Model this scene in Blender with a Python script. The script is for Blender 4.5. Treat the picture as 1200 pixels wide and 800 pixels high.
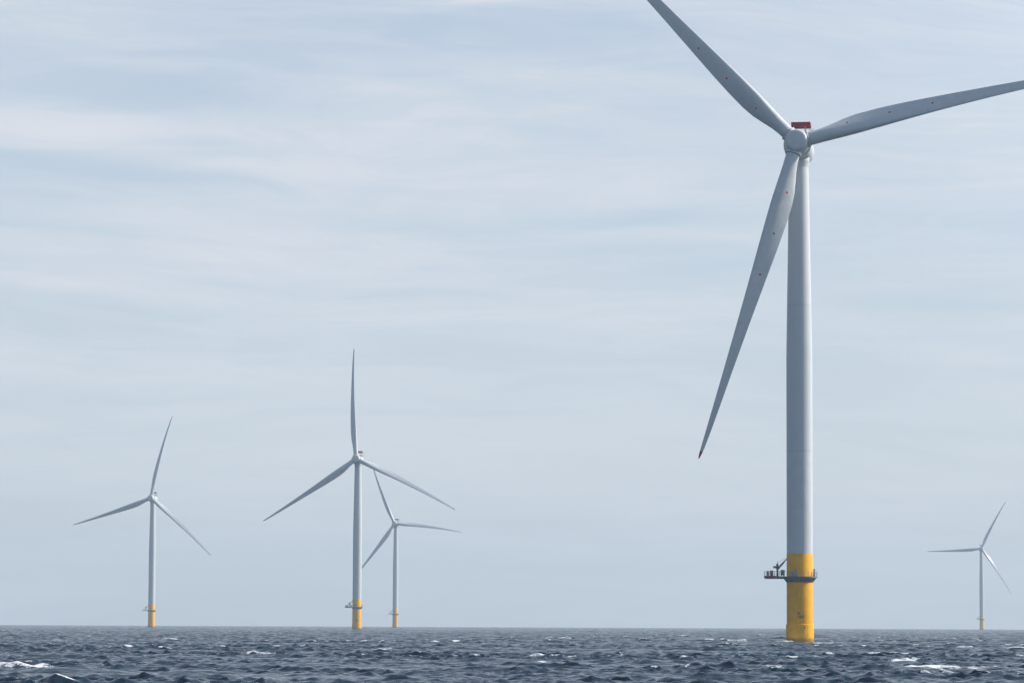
import bpy, bmesh, math, random
import numpy as np
from mathutils import Matrix, Vector

sc = bpy.context.scene
for o in list(bpy.data.objects):
    bpy.data.objects.remove(o)
C = sc.collection
rad = math.radians

# ------------------------------------------------------------------ camera
EARTH = 7.4e6            # effective earth radius: the sea curves away and the horizon lies 7 km off
EYE = 4.15
PITCH = rad(4.720)
ROLL = rad(0.26)
cd = bpy.data.cameras.new('camera')
cd.sensor_width = 36.0
cd.lens = 120.0
cd.clip_start = 0.5
cd.clip_end = 60000.0
cam = bpy.data.objects.new('camera', cd)
C.objects.link(cam)
fw = Vector((0, math.cos(PITCH), math.sin(PITCH)))
up = Vector((0, -math.sin(PITCH), math.cos(PITCH)))
rt = Vector((1, 0, 0))
r2 = rt * math.cos(ROLL) + up * math.sin(ROLL)
u2 = up * math.cos(ROLL) - rt * math.sin(ROLL)
M = Matrix((( r2.x, u2.x, -fw.x, 0), (r2.y, u2.y, -fw.y, 0), (r2.z, u2.z, -fw.z, EYE), (0, 0, 0, 1)))
cam.matrix_world = M
sc.camera = cam

# ------------------------------------------------------------------ light
SUN_AZ = rad(78)         # compass heading of the sun, clockwise from +Y (the view direction)
SUN_EL = rad(35)
sd = bpy.data.lights.new('sun', 'SUN')
sd.energy = 5.0
sd.angle = rad(0.6)
sd.color = (1.0, 0.945, 0.85)
sun = bpy.data.objects.new('sun', sd)
C.objects.link(sun)
to_sun = Vector((math.sin(SUN_AZ) * math.cos(SUN_EL), math.cos(SUN_AZ) * math.cos(SUN_EL), math.sin(SUN_EL)))
sun.rotation_euler = to_sun.to_track_quat('Z', 'Y').to_euler()

sc.view_settings.view_transform = 'Standard'
sc.view_settings.look = 'None'
sc.view_settings.exposure = 0.11
sc.view_settings.gamma = 1.0
sc.view_settings.use_curve_mapping = False
sc.render.engine = 'CYCLES'
sc.cycles.use_denoising = True
sc.cycles.max_bounces = 6
sc.cycles.volume_bounces = 1
sc.cycles.caustics_reflective = False
sc.cycles.caustics_refractive = False

HAZE_DENSITY = 0.000102
HAZE_COLOR = (0.67, 0.80, 0.92, 1)
HAZE_ANISO = 0.0

w = bpy.data.worlds.new('World')
sc.world = w
w.use_nodes = True


class NT:
    """small helper to write node trees"""
    def __init__(self, tree):
        self.t = tree
        tree.nodes.clear()

    def n(self, kind, **kw):
        nd = self.t.nodes.new(kind)
        for k, v in kw.items():
            if k.startswith('i_'):
                nd.inputs[k[2:].replace('_', ' ')].default_value = v
            else:
                setattr(nd, k, v)
        return nd

    def l(self, a, b):
        self.t.links.new(a, b)

    def math(self, op, a, b=None, c=None, clamp=False):
        nd = self.t.nodes.new('ShaderNodeMath')
        nd.operation = op
        nd.use_clamp = clamp
        for i, v in enumerate((a, b, c)):
            if v is None:
                continue
            if isinstance(v, (int, float)):
                nd.inputs[i].default_value = v
            else:
                self.l(v, nd.inputs[i])
        return nd.outputs[0]

    def smooth(self, v, a, b, lo=0.0, hi=1.0):
        nd = self.t.nodes.new('ShaderNodeMapRange')
        nd.interpolation_type = 'SMOOTHSTEP'
        self.l(v, nd.inputs[0])
        for i, x in enumerate((a, b, lo, hi)):
            nd.inputs[i + 1].default_value = x
        return nd.outputs[0]

    def mix(self, fac, a, b):
        nd = self.t.nodes.new('ShaderNodeMix')
        nd.data_type = 'RGBA'
        nd.clamp_factor = True
        for sock, v in ((nd.inputs[0], fac), (nd.inputs[6], a), (nd.inputs[7], b)):
            if isinstance(v, (int, float, tuple)):
                sock.default_value = v
            else:
                self.l(v, sock)
        return nd.outputs[2]

    def noise(self, vec, scale, detail=4.0, rough=0.55, dist=0.0, out=0):
        nd = self.t.nodes.new('ShaderNodeTexNoise')
        self.l(vec, nd.inputs['Vector'])
        nd.inputs['Scale'].default_value = scale
        nd.inputs['Detail'].default_value = detail
        nd.inputs['Roughness'].default_value = rough
        nd.inputs['Distortion'].default_value = dist
        return nd.outputs[out]

    def comb(self, x, y, z):
        nd = self.t.nodes.new('ShaderNodeCombineXYZ')
        for i, v in enumerate((x, y, z)):
            if isinstance(v, (int, float)):
                nd.inputs[i].default_value = v
            else:
                self.l(v, nd.inputs[i])
        return nd.outputs[0]


# world: Nishita sky with a thin veil of stretched high cloud
N = NT(w.node_tree)
sky = N.n('ShaderNodeTexSky', sky_type='NISHITA', sun_disc=False, sun_elevation=SUN_EL, sun_rotation=SUN_AZ,
          air_density=1.0, dust_density=0.7, ozone_density=1.5)
bg_sky = N.n('ShaderNodeBackground', i_Strength=0.115)
N.l(sky.outputs[0], bg_sky.inputs[0])
tc = N.n('ShaderNodeTexCoord')
sep = N.n('ShaderNodeSeparateXYZ')
N.l(tc.outputs['Generated'], sep.inputs[0])
dx, dy, dz = sep.outputs
az = N.math('ARCTAN2', dx, dy)                 # radians, 0 = straight ahead
el = N.math('ARCSINE', dz)
# slow warp so the streaks are not straight rulers
warp = N.noise(N.comb(N.math('MULTIPLY', az, 5.0), N.math('MULTIPLY', el, 14.0), 3.1), 1.0, 3.0, 0.5)
elw = N.math('ADD', el, N.math('MULTIPLY', N.math('SUBTRACT', warp, 0.5), 0.03))
elw = N.math('ADD', elw, N.math('MULTIPLY', az, 0.025))
p1 = N.comb(N.math('MULTIPLY', az, 4.5), N.math('MULTIPLY', elw, 36.0), 0.7)
n1 = N.noise(p1, 1.0, 7.0, 0.58, 0.7)
p2 = N.comb(N.math('MULTIPLY', az, 16.0), N.math('MULTIPLY', elw, 120.0), 5.3)
n2 = N.noise(p2, 1.0, 7.0, 0.62, 1.0)
streak = N.math('ADD', N.math('MULTIPLY', n1, 0.62), N.math('MULTIPLY', n2, 0.38))
# broad patches
p3 = N.comb(N.math('MULTIPLY', az, 4.0), N.math('MULTIPLY', el, 9.0), 9.2)
n3 = N.noise(p3, 1.0, 2.0, 0.5)
dens = N.math('ADD', streak, N.math('MULTIPLY', N.math('SUBTRACT', n3, 0.5), 0.35))
# a few clouds with a place of their own: (heading, elevation, half length, half height, amount)
for (a0, e0, wa, we, k) in ((-0.135, 0.1415, 0.042, 0.0065, 0.22), (-0.085, 0.1325, 0.030, 0.0028, 0.12), (-0.100, 0.1510, 0.035, 0.0045, -0.16),
                            (-0.115, 0.1300, 0.045, 0.0035, -0.17), (-0.008, 0.1790, 0.010, 0.0015, 0.22), (-0.140, 0.1700, 0.030, 0.0080, 0.10),
                            (0.015, 0.1560, 0.050, 0.0040, 0.12), (-0.01, 0.120, 0.06, 0.0035, -0.10), (-0.02, 0.1730, 0.06, 0.005, -0.10),
                            (0.130, 0.0930, 0.030, 0.0020, -0.16), (0.04, 0.1180, 0.03, 0.003, -0.10), (-0.10, 0.098, 0.06, 0.003, 0.08)):
    qa = N.math('POWER', N.math('DIVIDE', N.math('SUBTRACT', az, a0), wa), 2.0)
    qe = N.math('POWER', N.math('DIVIDE', N.math('SUBTRACT', elw, e0 + 0.025 * a0), we), 2.0)
    gs = N.math('EXPONENT', N.math('MULTIPLY', N.math('ADD', qa, qe), -1.0))
    dens = N.math('ADD', dens, N.math('MULTIPLY', gs, k))
cl = N.smooth(dens, 0.26, 0.78)
# the veil thickens towards the horizon and opens up overhead
veil = N.smooth(el, 0.10, 0.8, 0.92, 0.22)
veil = N.math('MULTIPLY', veil, N.smooth(dy, -0.5, 0.45, 0.30, 1.0))   # unseen sky behind the viewer, made clearer to blue the shaded paint
fac = N.math('MULTIPLY', veil, N.math('ADD', N.math('MULTIPLY', cl, 0.38), 0.62), clamp=True)
ccol = N.mix(cl, (0.575, 0.645, 0.755, 1), (0.725, 0.74, 0.785, 1))
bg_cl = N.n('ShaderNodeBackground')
# unseen sky shaped to shade the towers: brighter near the sun, dimmer leftward
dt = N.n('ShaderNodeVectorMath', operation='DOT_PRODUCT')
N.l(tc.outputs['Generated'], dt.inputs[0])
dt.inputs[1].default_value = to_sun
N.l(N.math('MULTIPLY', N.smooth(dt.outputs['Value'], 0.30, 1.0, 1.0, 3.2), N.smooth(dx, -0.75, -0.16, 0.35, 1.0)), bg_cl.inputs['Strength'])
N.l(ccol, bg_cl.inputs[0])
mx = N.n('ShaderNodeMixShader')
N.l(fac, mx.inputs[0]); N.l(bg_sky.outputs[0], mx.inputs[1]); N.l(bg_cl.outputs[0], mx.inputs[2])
wo = N.n('ShaderNodeOutputWorld')
N.l(mx.outputs[0], wo.inputs[0])


# ------------------------------------------------------------------ helpers
def drop(x, y):
    return -(x * x + y * y) / (2 * EARTH)


def material(name, base, rough=0.5, wear=0.08, wear_scale=1.0, spec=0.5, metallic=0.0, build=None):
    m = bpy.data.materials.new(name)
    m.use_nodes = True
    T = NT(m.node_tree)
    out = T.n('ShaderNodeOutputMaterial')
    bs = T.n('ShaderNodeBsdfPrincipled')
    T.l(bs.outputs[0], out.inputs[0])
    bs.inputs['Roughness'].default_value = rough
    bs.inputs['Metallic'].default_value = metallic
    bs.inputs['Specular IOR Level'].default_value = spec
    tc = T.n('ShaderNodeTexCoord')
    ob = tc.outputs['Object']
    nz = T.noise(ob, wear_scale, 6.0, 0.6)
    b2 = tuple(c * (1 - 2 * wear) for c in base[:3]) + (1,)
    b1 = tuple(min(1, c * (1 + wear)) for c in base[:3]) + (1,)
    col = T.mix(T.smooth(nz, 0.3, 0.7), b2, b1)
    if build:
        col = build(T, ob, col, bs) or col
    T.l(col, bs.inputs['Base Color'])
    T.l(T.math('ADD', T.math('MULTIPLY', nz, 0.2), rough - 0.1), bs.inputs['Roughness'])
    return m


def link(name, me, mats, parent=None, mat_local=None):
    o = bpy.data.objects.new(name, me)
    C.objects.link(o)
    if not me.materials:
        for m in (mats if isinstance(mats, (list, tuple)) else [mats]):
            me.materials.append(m)
    if parent is not None:
        o.parent = parent
    if mat_local is not None:
        o.matrix_local = mat_local
    return o


def to_mesh(name, bm, smooth=True, angle=35):
    bmesh.ops.recalc_face_normals(bm, faces=bm.faces)
    me = bpy.data.meshes.new(name)
    if smooth:
        for f in bm.faces:
            f.smooth = True
        for e in bm.edges:
            if len(e.link_faces) == 2 and e.calc_face_angle(0) > rad(angle):
                e.smooth = False
    bm.to_mesh(me)
    bm.free()
    return me


def lathe(bm, prof, seg=64, mat=None, cap0=True, cap1=True):
    """prof: list of (radius, z); mat: Matrix applied afterwards"""
    rings = []
    for r, z in prof:
        ring = []
        for k in range(seg):
            a = 2 * math.pi * k / seg
            v = Vector((r * math.cos(a), r * math.sin(a), z))
            ring.append(bm.verts.new(mat @ v if mat else v))
        rings.append(ring)
    for a, b in zip(rings[:-1], rings[1:]):
        for k in range(seg):
            bm.faces.new((a[k], a[(k + 1) % seg], b[(k + 1) % seg], b[k]))
    if cap0:
        bm.faces.new(list(reversed(rings[0])))
    if cap1:
        bm.faces.new(rings[-1])


def tube(bm, p, q, r, seg=8, r1=None):
    p, q = Vector(p), Vector(q)
    d = q - p
    m = Matrix.Translation(p) @ d.to_track_quat('Z', 'Y').to_matrix().to_4x4()
    lathe(bm, [(r, 0), (r if r1 is None else r1, d.length)], seg, m)


def box(bm, x0, x1, y0, y1, z0, z1, bevel=0.0, mat=None):
    vs = [bm.verts.new((x, y, z)) for x in (x0, x1) for y in (y0, y1) for z in (z0, z1)]
    fs = [bm.faces.new([vs[i] for i in f]) for f in
          ((0, 1, 3, 2), (4, 6, 7, 5), (0, 4, 5, 1), (2, 3, 7, 6), (0, 2, 6, 4), (1, 5, 7, 3))]
    if bevel:
        es = list({e for f in fs for e in f.edges})
        r = bmesh.ops.bevel(bm, geom=es, offset=bevel, segments=2, affect='EDGES', profile=0.7)
        vs = list({v for f in r['faces'] for v in f.verts} | {v for v in vs if v.is_valid})
    if mat is not None:
        bmesh.ops.transform(bm, matrix=mat, verts=[v for v in vs if v.is_valid])


# ------------------------------------------------------------------ sea
rng = np.random.default_rng(11)
fine = np.radians(11.5)
az_f = np.linspace(-fine, fine, 800)
az_c = np.concatenate([np.radians(np.linspace(12, 24, 14)), np.radians(np.linspace(28, 180, 30))])
AZ = np.concatenate([-az_c[::-1], az_f, az_c[:-1]])
daz = np.gradient(AZ)
R_ = list(np.geomspace(1.5, 125, 70)[:-1])
d = 125.0
while d < 9500:
    R_.append(d)
    d += max(0.32, 0.0010 * d - 0.12)
R_.append(9500.0)
RR = np.array(R_)
dr = np.gradient(RR)
AA, DD = np.meshgrid(AZ, RR)
X0 = (np.sin(AA) * DD)
Y0 = (np.cos(AA) * DD)
Zc = -(DD * DD) / (2 * EARTH)
shape = AA.shape
cell_r = dr[:, None]
cell_a = np.abs(DD * daz[None, :])
coarse = (np.abs(AA) > fine)
X = X0.astype(np.float32).copy(); Y = Y0.astype(np.float32).copy()
Z = np.zeros(shape, np.float32)
GX = np.zeros(shape, np.float32)       # d(disp)/dx terms for a crest-pinch measure
# slow gusty patches decide where the ripples are rough and where crests break
patch = np.zeros(shape, np.float32)
for i in range(10):
    L = rng.uniform(35, 160)
    hd = rng.uniform(0, 2 * np.pi)
    patch += np.cos((np.sin(hd) * X0 + np.cos(hd) * Y0) * 2 * np.pi / L + rng.uniform(0, 6.28)).astype(np.float32)
patch /= np.sqrt(10 / 2)
S = 0.034
NW = 84
lam = np.geomspace(0.8, 34.0, NW) * rng.uniform(0.93, 1.07, NW)
WAVE_HEAD = np.radians(200.0)          # waves travel towards the camera, a little from the right
for i in range(NW):
    L = lam[i]
    spread = np.radians(24 + 42 * (1 - i / NW))
    hd = WAVE_HEAD + rng.normal(0, 1) * spread
    kx, ky = np.sin(hd) * 2 * np.pi / L, np.cos(hd) * 2 * np.pi / L
    k = 2 * np.pi / L
    s = S * float(np.interp(L, [0.8, 1.6, 3, 6, 10, 16, 24, 34], [2.2, 2.1, 1.55, 0.98, 0.62, 0.42, 0.30, 0.20]))
    a = s / k
    # waves the mesh cannot carry fade out
    wgt = np.clip((L / cell_r - 1.8) / 1.8, 0, 1) * np.clip((L / cell_a - 1.8) / 1.8, 0, 1)
    ph = (kx * X0 + ky * Y0 + rng.uniform(0, 2 * np.pi)).astype(np.float32)
    sn, cs = np.sin(ph), np.cos(ph)
    aw = (a * wgt).astype(np.float32)
    if L < 6:
        aw *= np.clip(1 + 0.28 * patch, 0.5, 1.6)
    Z += aw * cs
    q = 0.9
    X -= (q * aw * kx / k) * sn
    Y -= (q * aw * ky / k) * sn
    if L > 3.0:
        GX += (aw * k) * cs
sig = GX[(DD > 150) & (DD < 500) & ~coarse].std()
foam = np.clip((GX / sig + 0.55 * patch - 3.35) / 1.1, 0, 1)
foam *= (~coarse)
# breaking crests that stand out: (tan azimuth, distance, half width across, half depth, lift, strength)
BREAK = [
    (-0.1435, 291, 2.7, 3.2, 0.62, 1.0), (-0.1370, 290, 2.2, 2.6, 0.30, 0.8), (-0.1470, 410, 1.6, 3, 0.15, 0.7),
    (-0.0985, 800, 2.6, 9, 0.25, 0.9), (-0.1235, 940, 1.6, 9, 0.2, 0.7), (-0.1320, 720, 1.2, 8, 0.2, 0.6),
    (-0.1060, 330, 1.6, 2.4, 0.35, 0.35), (-0.0735, 420, 2.4, 3.4, 0.15, 0.75), (-0.0690, 418, 1.8, 3, 0.12, 0.8),
    (-0.0380, 520, 1.6, 5, 0.25, 0.7), (0.0030, 252, 2.2, 2.2, 0.30, 0.65), (0.0080, 246, 1.5, 2.2, 0.2, 0.6),
    (0.0105, 395, 2.6, 3.6, 0.50, 1.0), (0.0215, 402, 2.8, 3.0, 0.12, 0.8), (0.0080, 352, 1.0, 2.0, 0.1, 0.8),
    (0.0315, 420, 1.2, 3, 0.2, 0.6), (0.0470, 318, 2.2, 3.0, 0.25, 0.9), (0.0500, 309, 1.8, 3, 0.1, 0.6),
    (0.0665, 840, 3.0, 10, 0.2, 0.7), (0.0800, 800, 2.6, 8, 0.2, 0.8), (0.0590, 470, 1.6, 3, 0.1, 0.6),
    (0.0768, 330, 1.4, 2.4, 0.15, 0.6), (0.0900, 440, 1.4, 4, 0.2, 0.6), (0.1195, 380, 3.4, 3.2, 0.22, 0.95),
    (0.1225, 322, 4.0, 3.4, 0.35, 1.0), (0.1345, 318, 3.0, 3.2, 0.3, 0.6), (0.1320, 640, 2.4, 6, 0.2, 0.8),
    (0.1480, 300, 1.4, 2.6, 0.15, 0.7), (0.1475, 600, 3.2, 8, 0.3, 0.8), (0.0920, 760, 2.4, 8, 0.2, 0.8),
    (0.1090, 880, 2.2, 10, 0.2, 0.6), (-0.0530, 900, 2.6, 12, 0.2, 0.7), (0.0155, 930, 2.4, 12, 0.2, 0.7),
    (-0.0010, 860, 2.0, 9, 0.2, 0.6), (-0.1180, 560, 1.6, 5, 0.2, 0.6), (-0.0250, 335, 1.4, 2.6, 0.15, 0.5),
]
for (ta, dist, wx, wy, lift, st) in BREAK:
    bx_, by_ = ta * dist, dist
    j0, j1 = np.searchsorted(RR, dist - 4 * wy - 10), np.searchsorted(RR, dist + 4 * wy + 10)
    sl = slice(j0, j1)
    u = (X0[sl] - bx_) / wx
    bend = 0.18 * wy * u * u
    v = (Y0[sl] - by_ - bend) / (0.65 * wy)
    g = np.exp(-(np.abs(u) ** 3) - v * v)
    # steep front towards the camera
    g2 = np.exp(-u * u * 0.7 - ((v + 0.2) ** 2) * np.where(v < -0.2, 2.2, 0.5))
    Z[sl] += (lift * g2).astype(np.float32)
    foam[sl] = np.maximum(foam[sl], (st * np.clip(g * 1.5, 0, 1)).astype(np.float32))
# churned water round the nearest pile
PILE = (68.0, 805.4)
j0, j1 = np.searchsorted(RR, 780), np.searchsorted(RR, 835)
rr = np.hypot(X0[j0:j1] - PILE[0], Y0[j0:j1] - PILE[1])
foam[j0:j1] = np.maximum(foam[j0:j1], 1.1 * np.exp(-((rr - 4.1) / 1.2) ** 2) * (0.5 + 0.5 * np.sin(3 * np.arctan2(Y0[j0:j1] - PILE[1], X0[j0:j1] - PILE[0]) + 1)))
Z = Z + Zc.astype(np.float32)
nv = X.size
nr, nc = shape
co = np.empty((nv, 3), np.float32)
co[:, 0] = X.ravel(); co[:, 1] = Y.ravel(); co[:, 2] = Z.ravel()
ii = np.arange(nr - 1)[:, None] * nc
jj = np.arange(nc)[None, :]
jn = (jj + 1) % nc
quads = np.stack([ii + jj, ii + jn, ii + nc + jn, ii + nc + jj], -1).reshape(-1, 4)
quads = quads[:, ::-1].astype(np.int32)
inner = np.arange(nc, dtype=np.int32)
nq = len(quads)
me = bpy.data.meshes.new('sea')
me.vertices.add(nv)
me.vertices.foreach_set('co', co.ravel())
loops = np.concatenate([quads.ravel(), inner])
me.loops.add(len(loops))
me.loops.foreach_set('vertex_index', loops)
me.polygons.add(nq + 1)
me.polygons.foreach_set('loop_start', np.concatenate([np.arange(nq, dtype=np.int32) * 4, [nq * 4]]).astype(np.int32))
me.polygons.foreach_set('use_smooth', np.ones(nq + 1, bool))
at = me.attributes.new('foam', 'FLOAT', 'POINT')
at.data.foreach_set('value', foam.astype(np.float32).ravel())
me.update(calc_edges=True)
del X, Y, Z, GX, X0, Y0, AA, DD, foam, patch

msea = bpy.data.materials.new('sea_water')
msea.use_nodes = True
T = NT(msea.node_tree)
out = T.n('ShaderNodeOutputMaterial')
tc = T.n('ShaderNodeTexCoord')
ob = tc.outputs['Object']
wat = T.n('ShaderNodeBsdfPrincipled')
wat.inputs['IOR'].default_value = 1.333
wat.inputs['Specular IOR Level'].default_value = 0.38
wat.inputs['Roughness'].default_value = 0.11
nb = T.noise(ob, 0.05, 3.0, 0.5)
T.l(T.mix(nb, (0.004, 0.018, 0.036, 1), (0.008, 0.032, 0.058, 1)), wat.inputs['Base Color'])
rip = T.noise(ob, 1.6, 5.0, 0.6, 0.3)
rip2 = T.noise(ob, 4.5, 3.0, 0.55)
hsum = T.math('ADD', T.math('MULTIPLY', rip, 0.12), T.math('MULTIPLY', rip2, 0.03))
# chop finer than the far mesh rows can carry
gl = T.n('ShaderNodeVectorMath', operation='LENGTH')
T.l(ob, gl.inputs[0])
chop = T.noise(ob, 0.42, 4.0, 0.6, 0.4)
hsum = T.math('ADD', hsum, T.math('MULTIPLY', chop, T.smooth(gl.outputs['Value'], 220.0, 1700.0, 0.0, 3.0)))
bmp = T.n('ShaderNodeBump')
bmp.inputs['Strength'].default_value = 1.0
bmp.inputs['Distance'].default_value = 1.0
T.l(hsum, bmp.inputs['Height'])
T.l(bmp.outputs[0], wat.inputs['Normal'])
fo = T.n('ShaderNodeBsdfPrincipled')
fo.inputs['Base Color'].default_value = (0.80, 0.82, 0.83, 1)
fo.inputs['Roughness'].default_value = 0.75
fo.inputs['Specular IOR Level'].default_value = 0.2
fa = T.n('ShaderNodeAttribute', attribute_name='foam')
fn = T.noise(ob, 1.7, 6.0, 0.65, 0.6)
fn2 = T.noise(ob, 5.0, 5.0, 0.7, 0.4)
ff = T.math('ADD', T.math('MULTIPLY', fa.outputs['Fac'], 1.0), T.math('MULTIPLY', T.math('SUBTRACT', fn, 0.5), 2.4))
ff = T.math('ADD', ff, T.math('MULTIPLY', T.math('SUBTRACT', fn2, 0.5), 1.2))
ff = T.smooth(ff, 0.50, 0.95)
gate = T.smooth(fa.outputs['Fac'], 0.02, 0.25)
ff = T.math('MULTIPLY', ff, gate)
ms = T.n('ShaderNodeMixShader')
T.l(ff, ms.inputs[0]); T.l(wat.outputs[0], ms.inputs[1]); T.l(fo.outputs[0], ms.inputs[2])
T.l(ms.outputs[0], out.inputs[0])
sea = link('sea', me, msea)
sea['kind'] = 'structure'

# ------------------------------------------------------------------ haze: the air itself
bm = bmesh.new()
box(bm, -11500, 11500, -11500, 11500, -9.0, 260.0)
mh = bpy.data.materials.new('haze_air')
mh.use_nodes = True
T = NT(mh.node_tree)
out = T.n('ShaderNodeOutputMaterial')
pv = T.n('ShaderNodeVolumePrincipled')
pv.inputs['Color'].default_value = HAZE_COLOR
pv.inputs['Density'].default_value = HAZE_DENSITY
pv.inputs['Anisotropy'].default_value = HAZE_ANISO
T.l(pv.outputs[0], out.inputs['Volume'])
haze = link('haze', to_mesh('haze', bm, smooth=False), mh)
haze['kind'] = 'stuff'

# ------------------------------------------------------------------ materials of the turbines
BL = 78.0


def blade_look(T, ob, col, bs):
    sep = T.n('ShaderNodeSeparateXYZ')
    T.l(ob, sep.inputs[0])
    x, y, z = sep.outputs
    # faint span-wise streaks of salt and dirt
    st = T.noise(T.comb(T.math('MULTIPLY', x, 2.5), T.math('MULTIPLY', y, 2.5), T.math('MULTIPLY', z, 0.12)), 1.0, 5.0, 0.6)
    col = T.mix(T.smooth(st, 0.5, 0.8, 0, 0.35), col, (0.36, 0.38, 0.38, 1))
    # round red service marks, 12, 22 and 32 m out
    for zz, xx in ((12.6, -1.3), (22.8, -1.25), (33.0, -1.0)):
        dist = T.math('SQRT', T.math('ADD', T.math('POWER', T.math('SUBTRACT', x, xx), 2), T.math('POWER', T.math('SUBTRACT', z, zz), 2)))
        col = T.mix(T.math('LESS_THAN', dist, 0.27), col, (0.60, 0.01, 0.03, 1))
    col = T.mix(T.math('GREATER_THAN', z, BL - 1.9), col, (0.36, 0.008, 0.03, 1))
    return col


def tower_look(T, ob, col, bs):
    sep = T.n('ShaderNodeSeparateXYZ')
    T.l(ob, sep.inputs[0])
    x, y, z = sep.outputs
    st = T.noise(T.comb(T.math('MULTIPLY', x, 1.6), T.math('MULTIPLY', y, 1.6), T.math('MULTIPLY', z, 0.05)), 1.0, 5.0, 0.65)
    col = T.mix(T.smooth(st, 0.5, 0.85, 0, 0.3), col, (0.34, 0.36, 0.38, 1))
    # the four can sections were painted in separate batches, with a sealant line at each joint
    for zj, tone in ((45.0, (0.555, 0.585, 0.605, 1)), (79.5, (0.60, 0.615, 0.625, 1))):
        col = T.mix(T.math('MULTIPLY', T.math('GREATER_THAN', z, zj), 0.5), col, tone)
        col = T.mix(T.math('MULTIPLY', T.math('LESS_THAN', T.math('ABSOLUTE', T.math('SUBTRACT', z, zj)), 0.13), 0.2), col, (0.25, 0.27, 0.29, 1))
    return col


def yellow_look(T, ob, col, bs):
    sep = T.n('ShaderNodeSeparateXYZ')
    T.l(ob, sep.inputs[0])
    x, y, z = sep.outputs
    st = T.noise(T.comb(T.math('MULTIPLY', x, 2.2), T.math('MULTIPLY', y, 2.2), T.math('MULTIPLY', z, 0.15)), 1.0, 6.0, 0.65)
    col = T.mix(T.smooth(st, 0.50, 0.82, 0, 0.6), col, (0.38, 0.17, 0.02, 1))
    # wet, weed-stained splash zone with a ragged upper edge
    edge = T.math('ADD', z, T.math('MULTIPLY', T.math('SUBTRACT', st, 0.5), 1.6))
    return T.mix(T.smooth(edge, 0.55, 1.5, 0.8, 0.0), col, (0.16, 0.11, 0.02, 1))


WHITE = (0.585, 0.605, 0.62)
m_tower = material('tower_paint', WHITE, 0.42, 0.03, 0.35, build=tower_look)
m_blade = material('blade_gelcoat', WHITE, 0.40, 0.03, 0.5, build=blade_look)
m_shell = material('nacelle_gelcoat', WHITE, 0.42, 0.03, 0.6)
m_yellow = material('yellow_marine_paint', (0.93, 0.44, 0.001), 0.55, 0.05, 0.8, 0.22, build=yellow_look)
m_steel = material('dark_grey_steel', (0.15, 0.165, 0.18), 0.55, 0.12, 1.5)
m_galv = material('galvanised_steel', (0.36, 0.38, 0.40), 0.5, 0.12, 2.0, metallic=0.3)
m_seal = material('grey_root_seal', (0.22, 0.235, 0.24), 0.6, 0.08, 2.0)
m_red = material('crimson_panel', (0.25, 0.002, 0.028), 0.6, 0.10, 1.5, 0.2)
m_cab = material('blue_grey_cabinet', (0.22, 0.26, 0.32), 0.5, 0.08, 2.0)
m_rust = material('dull_red_paint', (0.26, 0.06, 0.05), 0.6, 0.15, 2.0)
m_black = material('black_lettering', (0.02, 0.018, 0.015), 0.6, 0.1, 2.0)

# ------------------------------------------------------------------ turbine meshes, built once
HUB_H, OVER, TILT, CONE = 117.0, 6.2, rad(6.0), rad(3.4)
TP_R, DECK = 3.08, 15.55

# tower
bm = bmesh.new()
prof = [(3.06, 20.9)]
for z in (33.0, 50.0, 68.0):
    prof += [(3.06, z)]
for k in range(1, 13):
    t = k / 12
    prof.append((3.06 + (2.30 - 3.06) * t, 68 + (113.2 - 68) * t))
lathe(bm, prof, 96)
for z in (45.0, 79.5):          # bolted flange joints show as fine rings
    r = 3.06 if z < 68 else 3.06 - 0.76 * (z - 68) / 45.2
    lathe(bm, [(r - 0.05, z - 0.09), (r + 0.018, z - 0.07), (r + 0.018, z + 0.07), (r - 0.05, z + 0.09)], 96, None, False, False)
ME_TOWER = to_mesh('tower', bm)

# transition piece
bm = bmesh.new()
lathe(bm, [(3.26, -8.0), (3.26, 4.22), (3.24, 4.34), (TP_R, 4.42), (TP_R, 20.82), (TP_R - 0.03, 20.9)], 96)
for z, r in ((1.45, 3.26), (0.95, 3.26)):
    lathe(bm, [(r - 0.02, z - 0.05), (r + 0.03, z - 0.04), (r + 0.03, z + 0.04), (r - 0.02, z + 0.05)], 96, None, False, False)
ME_TP = to_mesh('transition_piece', bm)

# small anode / lug on the lower sleeve
bm = bmesh.new()
m = Matrix.Rotation(rad(20), 4, 'Z') @ Matrix.Translation((0, -3.27, 3.55))
box(bm, -0.11, 0.11, -0.10, 0.06, -0.16, 0.16, 0.03, m)
ME_LUG = to_mesh('mooring_lug', bm)


# lettering wrapped round the steel
def lettering(lines):
    bm = bmesh.new()
    for text, x0, z0, size in lines:
        cu = bpy.data.curves.new('txt', 'FONT')
        cu.body = text
        cu.size = size
        cu.offset = 0.02
        ob = bpy.data.objects.new('txt', cu)
        C.objects.link(ob)
        dg = bpy.context.evaluated_depsgraph_get()
        tm = bpy.data.meshes.new_from_object(ob.evaluated_get(dg))
        n0 = len(bm.verts)
        bm.from_mesh(tm)
        bm.verts.ensure_lookup_table()
        for v in bm.verts[n0:]:
            a = (v.co.x + x0) / TP_R - math.pi / 2 
            r = TP_R + 0.012
            v.co = Vector((r * math.cos(a), r * math.sin(a), v.co.y + z0))
        bpy.data.objects.remove(ob)
        bpy.data.curves.remove(cu)
        bpy.data.meshes.remove(tm)
    return to_mesh('lettering', bm, smooth=False)


ME_TEXT = lettering([('A', -0.62, 6.62, 1.02), ('T0V', -0.72, 5.72, 0.98)])

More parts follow.
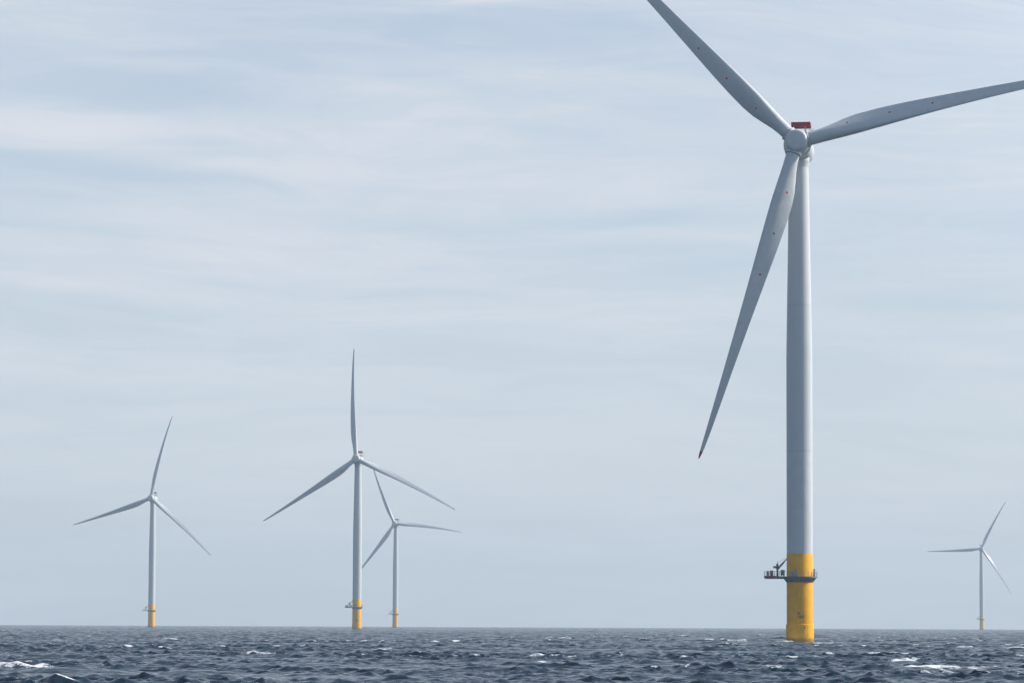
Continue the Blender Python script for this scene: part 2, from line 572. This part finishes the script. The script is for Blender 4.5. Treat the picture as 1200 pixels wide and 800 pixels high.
# platform deck outline: ring round the tower with a laydown area to the left
def deck_outline(grow=0.0):
    pts = []
    R0, hw = 4.15 + grow, 1.95 + grow
    a0 = math.asin(hw / R0)
    for k in range(41):
        a = -math.pi + a0 + (2 * math.pi - 2 * a0) * k / 40
        pts.append((R0 * math.cos(a), R0 * math.sin(a)))
    pts.append((-8.4 - grow, hw))
    pts.append((-8.4 - grow, -hw))
    return pts


bm = bmesh.new()
o_ = deck_outline()
lo = [bm.verts.new((x, y, -0.34)) for x, y in o_]
hi = [bm.verts.new((x, y, 0.0)) for x, y in o_]
bm.faces.new(hi)
bm.faces.new(list(reversed(lo)))
for k in range(len(o_)):
    k2 = (k + 1) % len(o_)
    bm.faces.new((lo[k], lo[k2], hi[k2], hi[k]))
# conical bracket ring under the deck, joists under the laydown area
lathe(bm, [(TP_R + 0.02, -1.38), (TP_R + 0.10, -1.36), (3.72, -0.62), (3.86, -0.345)], 64, None, False, False)
for y in (-1.5, 0.0, 1.5):
    box(bm, -8.2, -3.4, y - 0.08, y + 0.08, -0.56, -0.343)
ME_DECK = to_mesh('service_platform', bm)

# railing
bm = bmesh.new()
o_ = deck_outline(-0.08)
loop = [Vector((x, y, 0)) for x, y in o_] + [Vector((o_[0][0], o_[0][1], 0))]
acc, last = 0.0, None
for p, q in zip(loop[:-1], loop[1:]):
    for h, r in ((1.15, 0.045), (0.62, 0.03)):
        tube(bm, p + Vector((0, 0, h)), q + Vector((0, 0, h)), r, 6)
    box_n = (q - p).length
    n = max(1, round(box_n / 1.1)) if box_n > 1.0 else 1
    for k in range(n):
        pt = p.lerp(q, k / n)
        if last is None or (pt - last).length > 0.9:
            tube(bm, pt, pt + Vector((0, 0, 1.2)), 0.05, 6)
            last = pt
    # toe board
ME_RAIL = to_mesh('railing', bm)

# knuckle crane on the laydown area
bm = bmesh.new()
lathe(bm, [(0.34, 0.0), (0.34, 0.12), (0.24, 0.16), (0.22, 1.7), (0.34, 1.78), (0.34, 1.95)], 20, Matrix.Translation((-5.25, 0.9, 0)))
box(bm, -6.25, -4.75, 0.55, 1.25, 1.95, 2.45, 0.05)
box(bm, -5.55, -5.0, 0.62, 1.18, 2.45, 3.0, 0.06)
tube(bm, (-5.2, 0.9, 3.0), (-5.2, 0.9, 3.6), 0.05, 8)
tube(bm, (-4.95, 0.9, 2.2), (-1.5, 2.95, 5.75), 0.17, 10, 0.10)
tube(bm, (-5.0, 0.95, 1.7), (-3.6, 1.72, 3.35), 0.08, 8)
tube(bm, (-5.2, 0.9, 3.2), (-2.2, 2.55, 5.1), 0.025, 6)
ME_CRANE = to_mesh('deck_crane', bm)

bm = bmesh.new()
box(bm, -4.5, -3.55, -0.2, 1.0, 0.28, 1.55, 0.06)
box(bm, -4.4, -4.2, -0.1, 0.9, 0.0, 0.28)
box(bm, -3.85, -3.65, -0.1, 0.9, 0.0, 0.28)
box(bm, -4.42, -3.63, -0.235, -0.2, 0.42, 1.40, 0.01)
ME_PACK = to_mesh('hydraulic_cabinet', bm)

bm = bmesh.new()
box(bm, -6.95, -6.25, -1.4, -0.7, 0.0, 1.25, 0.06)
box(bm, -7.0, -6.2, -1.46, -0.64, 1.25, 1.36, 0.03)
box(bm, -6.85, -6.35, -1.43, -1.4, 0.15, 1.15, 0.01)
ME_REDBOX = to_mesh('red_locker', bm)

bm = bmesh.new()
box(bm, -7.8, -7.25, -1.3, -0.6, 0.0, 1.05, 0.06)
tube(bm, (-7.5, -0.95, 1.05), (-7.5, -0.95, 1.35), 0.12, 10)
ME_GREYBOX = to_mesh('grey_locker', bm)

bm = bmesh.new()
box(bm, -2.0, -1.25, -3.78, -3.22, 0.0, 1.2, 0.05)
box(bm, -1.2, -0.75, -3.74, -3.26, 0.0, 1.55, 0.05)
box(bm, -1.95, -1.3, -3.81, -3.78, 0.12, 1.08, 0.01)
tube(bm, (-0.97, -3.5, 1.55), (-0.97, -3.5, 2.0), 0.05, 8)
ME_SWITCH = to_mesh('switch_cabinet', bm)

bm = bmesh.new()
box(bm, -8.2, -5.6, -2.03, -1.955, -0.40, 0.16, 0.0)
ME_FASCIA = to_mesh('red_toe_panel', bm, smooth=False)

bm = bmesh.new()
box(bm, 3.15, 3.6, -1.2, -0.75, 0.0, 1.45, 0.04)
lathe(bm, [(0.16, 1.45), (0.18, 1.7), (0.1, 1.82)], 14, Matrix.Translation((3.38, -0.98, 0)))
ME_LAMP = to_mesh('navigation_light', bm)

# hub: flat-nosed spinner, axis along local -Y (towards the wind)
AX = Matrix.Rotation(rad(90), 4, 'X')       # lathe z -> -y
bm = bmesh.new()
prof = [(0.0, 2.62), (1.95, 2.60), (2.25, 2.50), (2.50, 2.30), (2.66, 2.02), (2.74, 1.6), (2.80, 0.9), (2.86, 0.0), (2.86, -1.2), (2.75, -1.75), (2.3, -1.8)]
prof[0] = (0.02, 2.62)
lathe(bm, prof, 72, AX)
ME_HUB = to_mesh('hub', bm)
# blade collar (one mesh, three placements): local Z is the blade axis
bm = bmesh.new()
lathe(bm, [(1.86, 1.0), (1.86, 2.75), (1.92, 2.82), (1.92, 3.02), (1.83, 3.08), (1.70, 3.09), (1.70, 2.6)], 56, None, False, False)
ME_COLLAR = to_mesh('blade_collar', bm)
bm = bmesh.new()
lathe(bm, [(1.69, 3.0), (1.69, 3.2), (1.64, 3.24)], 56, None, False, False)
ME_SEAL = to_mesh('root_seal', bm)

# nacelle: direct-drive generator ring and rounded canopy behind it
bm = bmesh.new()
lathe(bm, [(2.6, -1.9), (3.12, -1.98), (3.30, -2.15), (3.30, -4.0), (3.36, -4.15), (3.40, -4.4), (3.40, -10.0), (3.3, -10.8), (3.0, -11.7), (2.4, -12.4), (1.4, -12.8), (0.4, -12.9)], 72, AX)
# yaw neck down to the tower top, in nacelle axes the tower axis lies OVER behind the hub
ME_NAC = to_mesh('nacelle', bm)
bm = bmesh.new()
lathe(bm, [(2.38, 112.6), (2.42, 113.3), (2.55, 113.6), (2.55, 115.2), (2.3, 115.6)], 64)
ME_YAW = to_mesh('yaw_collar', bm)
# helicopter hoist platform on the roof of the nacelle
bm = bmesh.new()
x0, x1, y0, y1, z0, z1 = -1.75, 2.7, 5.8, 8.6, 5.42, 6.38
box(bm, x0, x1, y0, y1, z0, z0 + 0.14)
box(bm, x0, x1, y0 - 0.06, y0 - 0.003, z0, z1)
box(bm, x0, x1, y1 + 0.003, y1 + 0.06, z0, z1)
box(bm, x0 - 0.06, x0 - 0.003, y0 - 0.06, y1 + 0.06, z0, z1)
box(bm, x1 + 0.003, x1 + 0.06, y0 - 0.06, y1 + 0.06, z0, z1)
ME_HELI = to_mesh('hoist_platform', bm, smooth=False)
bm = bmesh.new()
tube(bm, (0, 0, 2.3), (0, 0, 5.417), 0.13, 10)
ME_STRUT = to_mesh('support_strut', bm)
bm = bmesh.new()
box(bm, -1.9, 1.9, 10.0, 10.5, 2.0, 4.2, 0.1)
ME_RAD = to_mesh('radiator', bm)
bm = bmesh.new()
tube(bm, (2.75, 9.0, 1.9), (2.75, 9.0, 5.4), 0.07, 8)
tube(bm, (2.3, 9.0, 5.1), (3.2, 9.0, 5.1), 0.045, 8)
tube(bm, (2.3, 9.0, 5.1), (2.3, 9.0, 5.45), 0.09, 8)
tube(bm, (3.2, 9.0, 5.1), (3.2, 9.0, 5.45), 0.09, 8)
ME_MAST = to_mesh('weather_mast', bm)


# blade: lofted sections, Z = span, +X = leading edge, +Y = downwind (suction side)
def blade_mesh():
    z_k = [3.0, 4.5, 6.5, 9.0, 12.0, 15.0, 20.0, 26.0, 34.0, 44.0, 56.0, 66.0, 72.0, 75.5, 77.3, 78.0]
    c_k = [3.2, 3.25, 3.5, 4.15, 4.85, 5.15, 5.0, 4.55, 3.80, 2.95, 2.10, 1.50, 1.12, 0.82, 0.50, 0.12]
    t_k = [1.0, 0.98, 0.90, 0.74, 0.58, 0.48, 0.40, 0.33, 0.26, 0.23, 0.21, 0.19, 0.18, 0.18, 0.18, 0.18]
    b_k = [0.0, 0.05, 0.25, 0.60, 0.90, 1.0] + [1.0] * 10       # circle -> airfoil
    w_k = [20, 20, 19, 17.5, 15.5, 13.5, 10.6, 8.0, 5.6, 3.4, 1.6, 0.6, 0, 0, 0, 0]
    a_k = [0.50, 0.49, 0.44, 0.38, 0.34, 0.33, 0.32, 0.31, 0.30, 0.29, 0.28, 0.28, 0.30, 0.36, 0.45, 0.6]  # pitch axis, share of chord from the nose
    zs = np.concatenate([np.linspace(3.0, 20.0, 26), np.linspace(21.5, 72, 26), np.linspace(73, 78.0, 9)])
    n = 40
    bm = bmesh.new()
    rings = []
    for z in zs:
        c, tr, bl, tw, ax = [float(np.interp(z, z_k, q)) for q in (c_k, t_k, b_k, w_k, a_k)]
        ring = []
        for k in range(n):
            th = 2 * math.pi * k / n
            # circle
            cx, cy = 0.5 - 0.5 * math.cos(th), 0.5 * math.sin(th)
            # airfoil with the same parameter (upper surface first)
            xx = 0.5 - 0.5 * math.cos(th)
            yt = 5 * (0.2969 * math.sqrt(xx) - 0.1260 * xx - 0.3516 * xx ** 2 + 0.2843 * xx ** 3 - 0.1036 * xx ** 4)
            up_ = th <= math.pi
            ay = 0.03 * 4 * xx * (1 - xx) + tr * yt * (1.06 if up_ else -0.94)
            px = cx * (1 - bl) + xx * bl
            py = cy * tr * (1 - bl) + ay * bl
            X_, Y_ = (ax - px) * c, py * c
            t = rad(tw)
            # nose turned into the wind (-Y)
            xr = X_ * math.cos(t) + Y_ * math.sin(t)
            yr = -X_ * math.sin(t) + Y_ * math.cos(t)
            flex = 8.0 * ((z - 3) / 75.0) ** 2
            ring.append(bm.verts.new((xr, yr + flex, z)))
        rings.append(ring)
    for a, b in zip(rings[:-1], rings[1:]):
        for k in range(n):
            bm.faces.new((a[k], a[(k + 1) % n], b[(k + 1) % n], b[k]))
    bm.faces.new(rings[0])
    bm.faces.new(rings[-1])
    return to_mesh('blade', bm, True, 50)


ME_BLADE = blade_mesh()


# ------------------------------------------------------------------ the turbines
def wind_turbine(x, y, head, phase, pitch, label, near=False, text=False):
    root = bpy.data.objects.new('wind_turbine', None)
    C.objects.link(root)
    root.empty_display_size = 5
    root.location = (x, y, drop(x, y))
    root['label'] = label
    root['category'] = 'wind turbine'
    root['group'] = 'wind turbines standing in the sea'
    I = Matrix.Identity(4)
    tp = link('transition_piece', ME_TP, m_yellow, root)
    face = Matrix.Rotation(-math.atan2(x, y), 4, 'Z')
    if text:
        link('lettering', ME_TEXT, m_black, tp, face)
    if near:
        link('mooring_lug', ME_LUG, m_black, tp, face)
    link('tower', ME_TOWER, m_tower, root)
    dk = link('service_platform', ME_DECK, m_steel, root, Matrix.Translation((0, 0, DECK)) @ face)
    link('railing', ME_RAIL, m_galv, dk)
    link('deck_crane', ME_CRANE, m_steel, dk)
    if near:
        link('hydraulic_cabinet', ME_PACK, m_steel, dk)
        link('red_locker', ME_REDBOX, m_rust, dk)
        link('grey_locker', ME_GREYBOX, m_cab, dk)
        link('switch_cabinet', ME_SWITCH, m_cab, dk)
        link('red_toe_panel', ME_FASCIA, m_rust, dk)
        link('navigation_light', ME_LAMP, m_rust, dk)
    yaw = Matrix.Rotation(head, 4, 'Z')
    hubm = yaw @ Matrix.Translation((0, -OVER * math.cos(TILT), HUB_H + OVER * math.sin(TILT))) @ Matrix.Rotation(-TILT, 4, 'X')
    nac = link('nacelle', ME_NAC, m_shell, root, hubm)
    link('yaw_collar', ME_YAW, m_shell, nac, hubm.inverted())
    link('hoist_platform', ME_HELI, m_red, nac)
    for sx in (-1.3, 1.5):
        for sy in (6.1, 8.3):
            link('support_strut', ME_STRUT, m_galv, nac, Matrix.Translation((sx, sy, 0)))
    link('radiator', ME_RAD, m_steel, nac)
    link('weather_mast', ME_MAST, m_galv, nac)
    hub = link('hub', ME_HUB, m_shell, root, hubm)
    for k in range(3):
        rot = Matrix.Rotation(phase + k * 2 * math.pi / 3, 4, 'Y') @ Matrix.Rotation(CONE, 4, 'X')
        link('blade_collar', ME_COLLAR, m_shell, hub, rot)
        b = link('blade', ME_BLADE, m_blade, root, hubm @ rot @ Matrix.Rotation(-pitch, 4, 'Z'))
        link('root_seal', ME_SEAL, m_seal, b)
    return root


wind_turbine(68.0, 805.4, rad(-9), rad(196.2), rad(7), 'nearest and largest white wind turbine, on the bright yellow base with black lettering', True, True)
wind_turbine(-106.5, 2369.0, rad(-9.5), rad(-5.3), rad(20), 'second largest wind turbine, in the middle distance with one blade pointing straight up', True, True)
wind_turbine(-328.2, 3128.0, rad(-11.5), rad(9.8), rad(22), 'leftmost pale wind turbine standing alone on the horizon, top blade leaning right')
wind_turbine(-131.2, 3890.0, rad(-13.0), rad(-25), rad(20), 'small hazy wind turbine whose top blade ends behind a blade of the middle one')
wind_turbine(685.0, 4980.0, rad(-6.8), rad(25.1), rad(22), 'faintest and smallest wind turbine, far off to the right of the nearest one')
